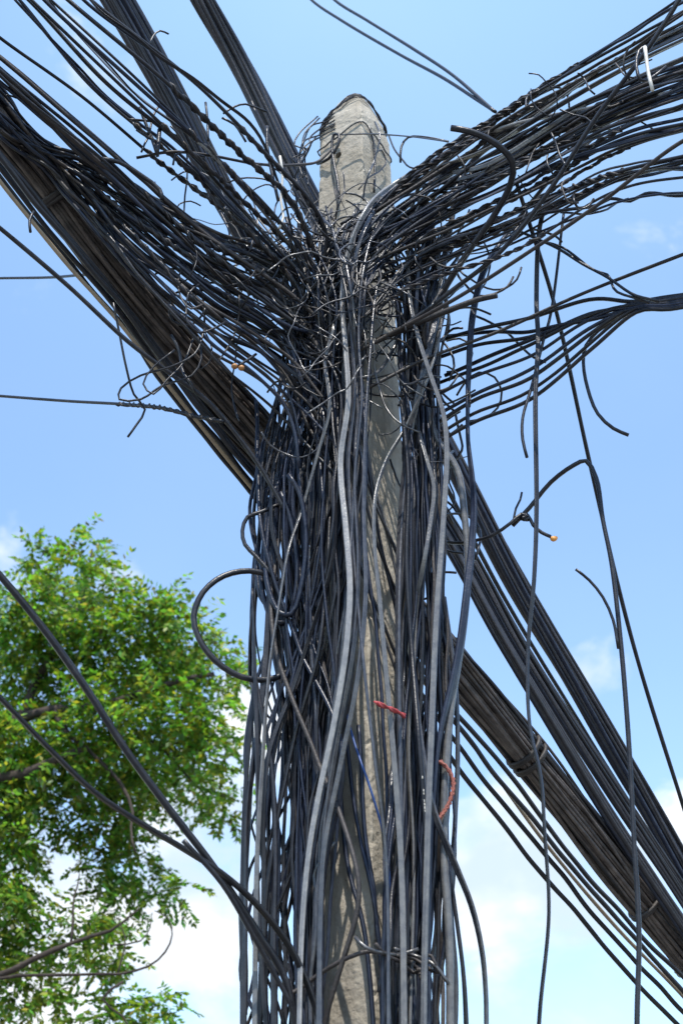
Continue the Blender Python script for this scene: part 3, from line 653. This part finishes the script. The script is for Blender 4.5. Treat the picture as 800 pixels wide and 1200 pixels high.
pc = f([(470, 470), (478, 560), (476, 660), (482, 760), (490, 860), (496, 930), (500, 1000), (499, 1090), (494, 1180), (492, 1270)], .21)
po = cable('drop_cable', 'black cable with a broken row of white print marks, low among the outer cables', 'cable', pc, 5.2, 'black')
pp = spline(pts3(pc), .008); V, F = [], []; rr = 5.2 * .5 * PXM + .0004
for i in range(len(pp) - 2):
    if 905 < 600 - FPX * ((pp[i] - CAM).dot(Vector((0, -math.sin(PITCH), math.cos(PITCH)))) / (pp[i] - CAM).dot(Vector((0, math.cos(PITCH), math.sin(PITCH))))) < 1010 and rnd.random() < .6:
        b = len(V); h0, h1 = rnd.uniform(.0008, .0016), -rnd.uniform(.0004, .0014); c, d = pp[i], (pp[i + 1] - pp[i]) * rnd.uniform(.3, .8)
        for x, q in ((h0, c), (h1, c), (h1, c + d), (h0, c + d)): V.append(q + Vector((x, -math.sqrt(max(rr * rr - x * x, 0)) - .0006, 0)))
        F.append((b, b + 1, b + 2, b + 3))
build('print_marks', V, F, M['white'], po, smooth=False)
# red cords
o = cable('cord', 'short red plastic tie across the bare concrete', 'cord', f([(440, 823), (448, 827), (458, 831), (468, 836), (474, 839)], .22), 5.5, 'red', prof='eight', twist=60)
path = spline(pts3(f([(508, 893), (516, 893), (526, 903), (531, 918), (528, 936), (521, 950), (512, 962)], .12)), .01)
cordr = None
V, F = [], []
for k in range(3): sweep(V, F, helix(path, .0032, .026, k * 2.094), .0034, 'round')
tag(build('cord', V, F, M['rust']), 'faded red braided cord looped round the outer hanging cables', 'cord')
# binding wire low on the pole
cable('binding_wire', 'stout tie wire wrapped round the lower pole with a twisted knot', 'wire', f([(335, 1168), (352, 1158), (372, 1143), (400, 1126), (430, 1115), (455, 1117), (472, 1124), (488, 1134), (494, 1148)], .16), 4, 'brown')
for k, pts in enumerate(([(416, 1098), (428, 1110), (445, 1116), (470, 1118), (490, 1112)], [(440, 1106), (450, 1118), (470, 1128), (484, 1140), (492, 1136)], [(462, 1112), (480, 1118), (505, 1128), (515, 1138), (526, 1154)], [(464, 1120), (486, 1124), (512, 1140), (505, 1120), (498, 1120)])):
    cable('binding_wire', 'short tie wire end twisted into the knot low on the pole', 'wire', f(pts, .18), 3.4, 'brown' if k % 2 else 'steel', 'tie wire ends low on the pole')
cable('loose_wire', 'grey wire hooking down the bare lower face of the pole', 'wire', f([(392, 986), (384, 1000), (373, 1014), (368, 1028), (372, 1048), (376, 1080)], .15), 4, 'steel')

# ------------------------------------------------------------------ wires on the pole head
def wrap(pys, label, wpx, mat, off=.006, group=None):
    """wire round the pole head: pys = heights (photo px) over successive quarter turns"""
    pts = []; n = len(pys)
    for i in range((n - 1) * 4 + 1):
        a = math.pi + i * math.pi / 16; j = min(i // 4, n - 2); t = i / 4 - j; t = t * t * (3 - 2 * t)
        z = Z(lerp(pys[j], pys[j + 1], t)); cx, hd = pole_c(min(z, zt)); c = Vector((cx, 0, z)); dr = Vector((math.cos(a), math.sin(a), 0))
        hit = BV.ray_cast(c + dr * 1.0, -dr)
        if hit[0] is not None: pts.append(hit[0] + dr * (off + .003 * math.sin(i * 1.7) ** 2))
    cable('wrap_wire', label, 'wire', pts, wpx, mat, group, raw=True)
for k in range(6):
    b = 170 - k * 4.2 + rnd.uniform(-3, 3); tp = 121 + k * 3.4 + rnd.uniform(-2, 2); b2 = 166 - k * 2 + rnd.uniform(-6, 6)
    wrap([b, lerp(b, tp, .62), lerp(tp, b, .02), lerp(tp, b2, .05), lerp(b2, tp, .45), b2, b2 + 4, b2, b, b], 'thin dark wire slung over the chipped pole head', 1.6, 'black' if k % 2 else 'brown', .003 + .0012 * k, 'wires slung over the pole head')
wrap([185, 180, 174, 178, 183, 186, 188, 186, 184], 'thin steel wire wrapped level round the pole head below the slope', 2.2, 'steel', .006)
h = lambda pts, e=.02: [(x, y, front(x, y) - e) for x, y in pts]
cable('loose_wire', 'dark wire looped over the shaded pole face beside the bolt hole', 'wire', h([(372, 192), (385, 186), (396, 170), (397, 158), (391, 158), (389, 172), (391, 190), (396, 215), (397, 232)], .025), 4, 'black')
cable('loose_wire', 'long thin curved wire swinging from the left fan to the pole head', 'wire', [(160, 185, -.5), (200, 178, -.5), (245, 182, -.45), (300, 192, -.35), (350, 193, -.22), (375, 188, -.15), (388, 175, -.15)], 3.6, 'brown')
cable('loose_wire', 'thin wire hanging straight down the lit pole face', 'wire', h([(432, 148), (437, 165), (439, 190), (438, 225)], .015), 3, 'black')
cable('loose_wire', 'thin wire bent from fan to pole head corner', 'wire', [(525, 166, -.3), (500, 161, -.28), (478, 161, -.25), (470, 172, -.25), (469, 190, -.25)], 3, 'black')
cable('loose_wire', 'hair-thin wire dipping from the pole head corner into the fan', 'wire', [(455, 158, -.1), (462, 175, -.15), (472, 188, -.2), (480, 196, -.24), (500, 200, -.28)], 2.4, 'black')
cable('loose_wire', 'curled thin wire sticking out over the lit pole face', 'wire', h([(420, 222), (432, 208), (445, 200), (452, 188), (447, 176), (440, 180)], .03), 2.2, 'black')
cable('loose_wire', 'thin straight wire crossing from pole head to the hooked cable end', 'wire', [(400, 158, -.12), (430, 157, -.16), (480, 160, -.28), (525, 166, -.4)], 2, 'steel')
for k in range(7):
    x = 372 + rnd.uniform(-12, 4); y = rnd.uniform(135, 175); pts = [(x + 8, y, -.03)]
    for j in range(5): pts.append((x - 4 - rnd.uniform(0, 18), y + 14 * (j + 1) + rnd.uniform(-8, 8), -.08 + rnd.uniform(-.04, .04)))
    cable('loose_wire', 'thin curly wire straggling down the shaded corner of the pole head', 'wire', pts, 2.2, 'black', 'curly wires at the pole head corner')
cable('loose_wire', 'white wire hanging loose above the knot near the pole head', 'wire', [(328, 183, -.35), (331, 205, -.34), (329, 235, -.33), (332, 255, -.33), (327, 268, -.33)], 3.2, 'white')

# ------------------------------------------------------------------ the knot: loose wires and offcuts
def curl(c, n, step, d0, curv):
    x, y = c; a = rnd.uniform(0, 6.28); k = rnd.uniform(-curv, curv); pts = []; d = d0
    for i in range(n):
        pts.append((x, y, d)); a += k + rnd.gauss(0, .25); x += math.cos(a) * step; y += math.sin(a) * step; d += rnd.uniform(-.03, .03)
    return pts
for k in range(200):
    c = (rnd.gauss(388, 46), rnd.triangular(225, 470, 300)); dd = (front(*c) if 352 < c[0] < 490 else 0) - rnd.uniform(.06, .26)
    m_ = rnd.choice(['black', 'black', 'steel', 'grey', 'brown', 'blue'])
    adj = {'black': 'black', 'blue': 'blue-black', 'steel': 'shiny steel', 'grey': 'grey', 'brown': 'dusty brown'}[m_]
    cable('loose_wire', f'{adj} loose wire curled up in the knot round the pole', 'wire', curl(c, rnd.randint(5, 9), rnd.uniform(8, 20), dd, .6), rnd.uniform(1.2, 2.5), m_, f'{adj} loose wires in the knot')
for k in range(24):
    c = (rnd.uniform(180, 345), 0); c = (c[0], interp([(180, 300), (345, 390)], c[0]) + rnd.gauss(0, 45))
    cable('loose_wire', 'black loose wire curled among the cables between thickest bundle and knot', 'wire', curl(c, rnd.randint(5, 8), rnd.uniform(9, 18), -.42 + (c[0] - 180) / 165 * .2 + rnd.uniform(-.06, .06), .9), rnd.uniform(1.6, 2.8), rnd.choice(['black', 'black', 'brown']), 'loose wires between thickest bundle and knot')
for k in range(34):
    x = rnd.uniform(500, 745); c = (x, yR(x, rnd.uniform(.05, .95)))
    cable('loose_wire', 'short black wire end curled out of the rising fan', 'wire', curl(c, rnd.randint(4, 7), rnd.uniform(8, 17), dR(x) - rnd.uniform(-.03, .1), .7), rnd.uniform(1.6, 2.8), rnd.choice(['black', 'black', 'brown']), 'short wire ends in the rising fan')
for k in range(26):
    c = (rnd.uniform(470, 560), rnd.uniform(300, 470))
    cable('loose_wire', 'thin wire curled over the sky just outside the knot below the fan', 'wire', curl(c, rnd.randint(5, 8), rnd.uniform(10, 20), rnd.uniform(-.25, .05), .6), rnd.uniform(2, 3.2), rnd.choice(['black', 'brown', 'black']), 'thin wires outside the knot below the fan')
for k in range(16):
    c = (rnd.uniform(485, 540), rnd.uniform(490, 700))
    cable('loose_wire', 'thin wire curled over the dark bands beside the pole', 'wire', curl(c, rnd.randint(5, 8), rnd.uniform(9, 16), rnd.uniform(-.05, .2), .6), rnd.uniform(2.2, 3.2), 'black', 'thin wires over the dark bands')
for pts, wd in (([(164, 126), (171, 145), (178, 162), (185, 183)], 4), ([(187, 152), (186, 165), (184, 180)], 5), ([(150, 140), (165, 141), (185, 143), (192, 145)], 3), ([(160, 152), (172, 160), (188, 168)], 3), ([(176, 158), (170, 168), (166, 178)], 2.6), ([(188, 122), (180, 135), (175, 158)], 2.6), ([(241, 120), (243, 138), (244, 165)], 3),
                ([(175, 53), (180, 42), (188, 36), (198, 40)], 2.4), ([(260, 138), (275, 146), (282, 156), (288, 166)], 3), ([(262, 133), (275, 125), (288, 122), (312, 131)], 2.6), ([(313, 148), (313, 170), (318, 200), (326, 235)], 4), ([(118, 186), (140, 190), (165, 205), (187, 222), (190, 233)], 5), ([(203, 193), (206, 182), (216, 178), (240, 184)], 2.6), ([(6, 112), (12, 112), (20, 115)], 2.2), ([(40, 248), (35, 258), (36, 272)], 3)):
    cable('loose_wire', f'thin cut wire end sticking out of the top-edge cables, ' + ('upright' if abs(pts[0][0] - pts[-1][0]) < 14 else 'slanting'), 'wire', [(x, y, lerp(-.72, -.4, x / 320)) for x, y in pts], wd, 'black', 'cut wire ends on the top-edge cables ' + ('upright' if abs(pts[0][0] - pts[-1][0]) < 14 else 'slanting'))
for pts in ([(755, 55), (757, 70), (759, 85), (764, 106)],):
    cable('loose_wire', 'white wire end dangling high in the rising fan', 'wire', [(x, y, -.9) for x, y in pts], 4, 'white')
cable('loose_wire', 'black wire hoop beside the white wire end', 'wire', [(756, 54, -.88), (748, 60, -.88), (745, 78, -.88), (750, 94, -.88), (762, 92, -.86), (780, 78, -.86)], 3.6, 'black')
o = cable('loose_wire', 'wire stub with two small amber caps above the thickest bundle', 'wire', [(300, 415, -.3), (290, 422, -.32), (280, 428, -.34)], 3, 'black')
for x, y in ((275, 429), (283, 431)): ball('connector_cap', P(x, y, -.35), .0085, 'amber', o)

# ------------------------------------------------------------------ tree behind, to the left
TD = 5.2
M['leaf'] = material('leaf_green', (.125, .155, .022), .4, 1.6, (.22, .25, .05), island=.7, translucent=(1.9, 1.8, .7, .5), spec=.5)
_t = M['leaf'].node_tree; _h = [n for n in _t.nodes if n.type == 'HUE_SAT'][0]; _g = [n for n in _t.nodes if n.type == 'NEW_GEOMETRY'][0]
_m1 = _t.nodes.new('ShaderNodeMath'); _m1.operation = 'MULTIPLY'; _m1.inputs[1].default_value = 37.7; _t.links.new(_g.outputs['Random Per Island'], _m1.inputs[0])
_m2 = _t.nodes.new('ShaderNodeMath'); _m2.operation = 'FRACT'; _t.links.new(_m1.outputs[0], _m2.inputs[0])
_m3 = _t.nodes.new('ShaderNodeFloatCurve'); _c = _m3.mapping.curves[0]; _c.points[0].location = (0, .41); _c.points[1].location = (1, .49); _c.points.new(.02, .462); _m3.mapping.update()
_t.links.new(_m2.outputs[0], _m3.inputs['Value']); _t.links.new(_m3.outputs[0], _h.inputs['Hue'])
M['bark'] = material('bark', (.026, .018, .014), .9, 6, (.05, .037, .028), .6, 40, stretch=(3, 3, .7))
tree = empty('broadleaf_tree', P(-150, 1200, TD) * 1.0); tree.location.z = 0
bpy.context.view_layer.update(); tinv = tree.matrix_world.inverted()
tag(tree, 'leafy green broadleaf tree standing in the distance behind the cables', 'tree')
V, F = [], []
tl = tree.location
def limb(pts, r0, r1):
    p = spline(pts, .08); n = len(p)
    p = [q + noise.noise_vector(q * 2.3) * .04 + noise.noise_vector(q * 6) * .015 for q in p]
    sweep(V, F, p, [lerp(r0, r1, i / (n - 1)) * .68 * (1 + .25 * noise.noise(Vector((i * .9, r0 * 50, 2)))) for i in range(n)], 'round')
LB = []
def lp(pts): return [P(x, y, TD + d - .2) for x, y, d in pts]
base = [Vector((tl.x, tl.y, 0)), Vector((tl.x + .05, tl.y, 1.2)), Vector((tl.x - .02, tl.y + .05, 2.2))]
limb(base + lp([(-120, 1100, 0), (-95, 980, 0)]), .20, .13)
limb(lp([(-100, 1010, 0), (-60, 935, -.1), (0, 912, -.1), (45, 902, -.2), (100, 880, -.2)]), .09, .03)
limb(lp([(-100, 1000, 0), (-70, 900, .1), (-20, 858, .1), (20, 843, 0), (80, 832, 0), (150, 815, -.05), (200, 800, -.1), (250, 790, -.1)]), .085, .022)
limb(lp([(22, 842, 0), (40, 800, .1), (58, 770, .1), (80, 735, .15), (98, 700, .2), (105, 645, .2)]), .045, .008)
limb(lp([(60, 835, 0), (85, 860, -.1), (110, 885, -.2), (150, 935, -.2), (160, 1000, -.3)]), .03, .008)
limb(lp([(120, 822, 0), (150, 850, .2), (190, 880, .2), (240, 930, .3)]), .025, .006)
limb(lp([(-90, 950, 0), (-120, 820, .3), (-110, 700, .5), (-60, 640, .4)]), .08, .015)
limb(lp([(-120, 1150, 0), (-40, 1150, -.3), (20, 1135, -.4), (70, 1115, -.4), (92, 1105, -.4), (130, 1090, -.4), (160, 1065, -.4)]), .05, .007)
limb(lp([(88, 1108, -.4), (88, 1080, -.4), (84, 1050, -.4), (90, 1020, -.3)]), .012, .005)
limb(lp([(-60, 1150, -.3), (40, 1143, -.5), (90, 1144, -.5), (140, 1142, -.5), (170, 1132, -.5), (188, 1115, -.5), (197, 1095, -.5), (194, 1075, -.5), (178, 1066, -.5)]), .018, .004)
limb(lp([(138, 1142, -.5), (142, 1120, -.5), (144, 1100, -.5), (138, 1075, -.45)]), .008, .003)
limb(lp([(130, 1108, -.4), (160, 1105, -.4), (172, 1090, -.4), (174, 1070, -.4)]), .007, .003)
limb(lp([(-110, 1060, 0), (-220, 900, .2), (-330, 780, .4)]), .10, .02)
limb(lp([(145, 1150, -.5), (120, 1170, -.5), (150, 1190, -.5), (170, 1230, -.5)]), .012, .005)
V = [tinv @ x for x in V]
build('trunk', V, F, M['bark'], tree)
CL = [(-12, 930, 60), (-5, 990, 50), (-8, 1050, 46), (5, 1110, 38), (12, 985, 34), (45, 660, 30), (28, 700, 40), (70, 700, 45), (95, 650, 32), (112, 690, 45), (100, 735, 50), (30, 750, 55), (160, 735, 38), (185, 710, 36), (215, 735, 38), (150, 775, 55), (200, 775, 50), (245, 775, 40),
      (268, 790, 22), (284, 800, 16), (262, 760, 18), (70, 790, 60), (15, 810, 55), (120, 840, 60), (190, 840, 55), (240, 840, 42), (255, 880, 34), (200, 895, 48), (245, 930, 32), (262, 945, 20), (140, 900, 55), (70, 890, 60), (10, 880, 60),
      (10, 950, 50), (75, 945, 40), (125, 955, 42), (170, 940, 40), (150, 1000, 34), (120, 1020, 32), (165, 1030, 22), (0, 1030, 34), (5, 1085, 36), (-15, 1130, 36), (62, 1095, 28), (110, 1085, 36), (140, 1065, 26), (95, 1125, 30), (130, 1120, 24),
      (195, 1050, 20), (212, 1042, 14), (180, 1052, 14), (45, 1150, 26), (60, 1165, 22), (15, 1165, 24), (150, 1185, 34), (180, 1180, 24), (125, 1195, 28), (195, 1195, 18), (-30, 1180, 40)]
LV, LF = [], []
def leaf(c, d, nrm, ln, wd):
    s = d.cross(nrm)
    if s.length < 1e-4: return
    s.normalize(); b = len(LV); up = s.cross(d).normalized()
    LV.extend((c, c + d * ln * .45 + s * wd - up * wd * .25, c + d * ln - up * ln * .12, c + d * ln * .45 - s * wd - up * wd * .25))
    LF.append((b, b + 1, b + 2, b + 3))
def spray(c, out, size):
    """a drooping pinnate spray of leaflets"""
    d = (out + Vector((rnd.gauss(0, .6), rnd.gauss(0, .6), rnd.gauss(-.15, .5)))).normalized(); p = c.copy()
    nrm = Vector((rnd.gauss(0, .45), rnd.gauss(0, .45), 1)).normalized()
    n = rnd.randint(6, 9); st = size / n
    for i in range(n):
        d = (d + Vector((0, 0, -.07))).normalized(); p = p + d * st
        s = d.cross(nrm).normalized()
        for sg in (-1, 1):
            dd = (s * sg + d * .55 + Vector((rnd.gauss(0, .18), rnd.gauss(0, .18), rnd.gauss(-.1, .2)))).normalized()
            leaf(p, dd, (nrm + Vector((rnd.gauss(0, .5), rnd.gauss(0, .5), 0))).normalized(), rnd.uniform(.034, .060), rnd.uniform(.0095, .0155))
    leaf(p, d, nrm, .05, .012)
def cluster(px, py, rpx, dens=1.0, dd=None):
    sc = (TD + 3.42) / FPX; r = rpx * sc * .97
    dep = rnd.uniform(-.35, .5) if dd is None else dd
    c = P(px, py, TD + dep)
    for _ in range(max(4, int(dens * 50 * (rpx / 40) ** 2))):
        v = Vector((rnd.gauss(0, 1), rnd.gauss(0, 1), rnd.gauss(0, 1))).normalized() * (rnd.random() ** .45)
        v.z *= .85; v.y *= 1.1
        spray(c + v * r * .9, v * .8, rnd.uniform(.14, .24) * min(1, .45 + rpx / 60))
for a in CL:
    cluster(*a)
    if a[2] > 38 and rnd.random() < .4: cluster(a[0] + rnd.uniform(-18, 18), a[1] + rnd.uniform(-14, 14), a[2] * .8, .8, rnd.uniform(.6, 1.2))
for _ in range(46):
    a = rnd.uniform(0, 6.28); q = rnd.random() ** .5
    cluster(-250 + math.cos(a) * q * 180, 900 + math.sin(a) * q * 290, rnd.uniform(50, 75), .55)
build('crown', [tinv @ x for x in LV], LF, M['leaf'], tree, smooth=False)
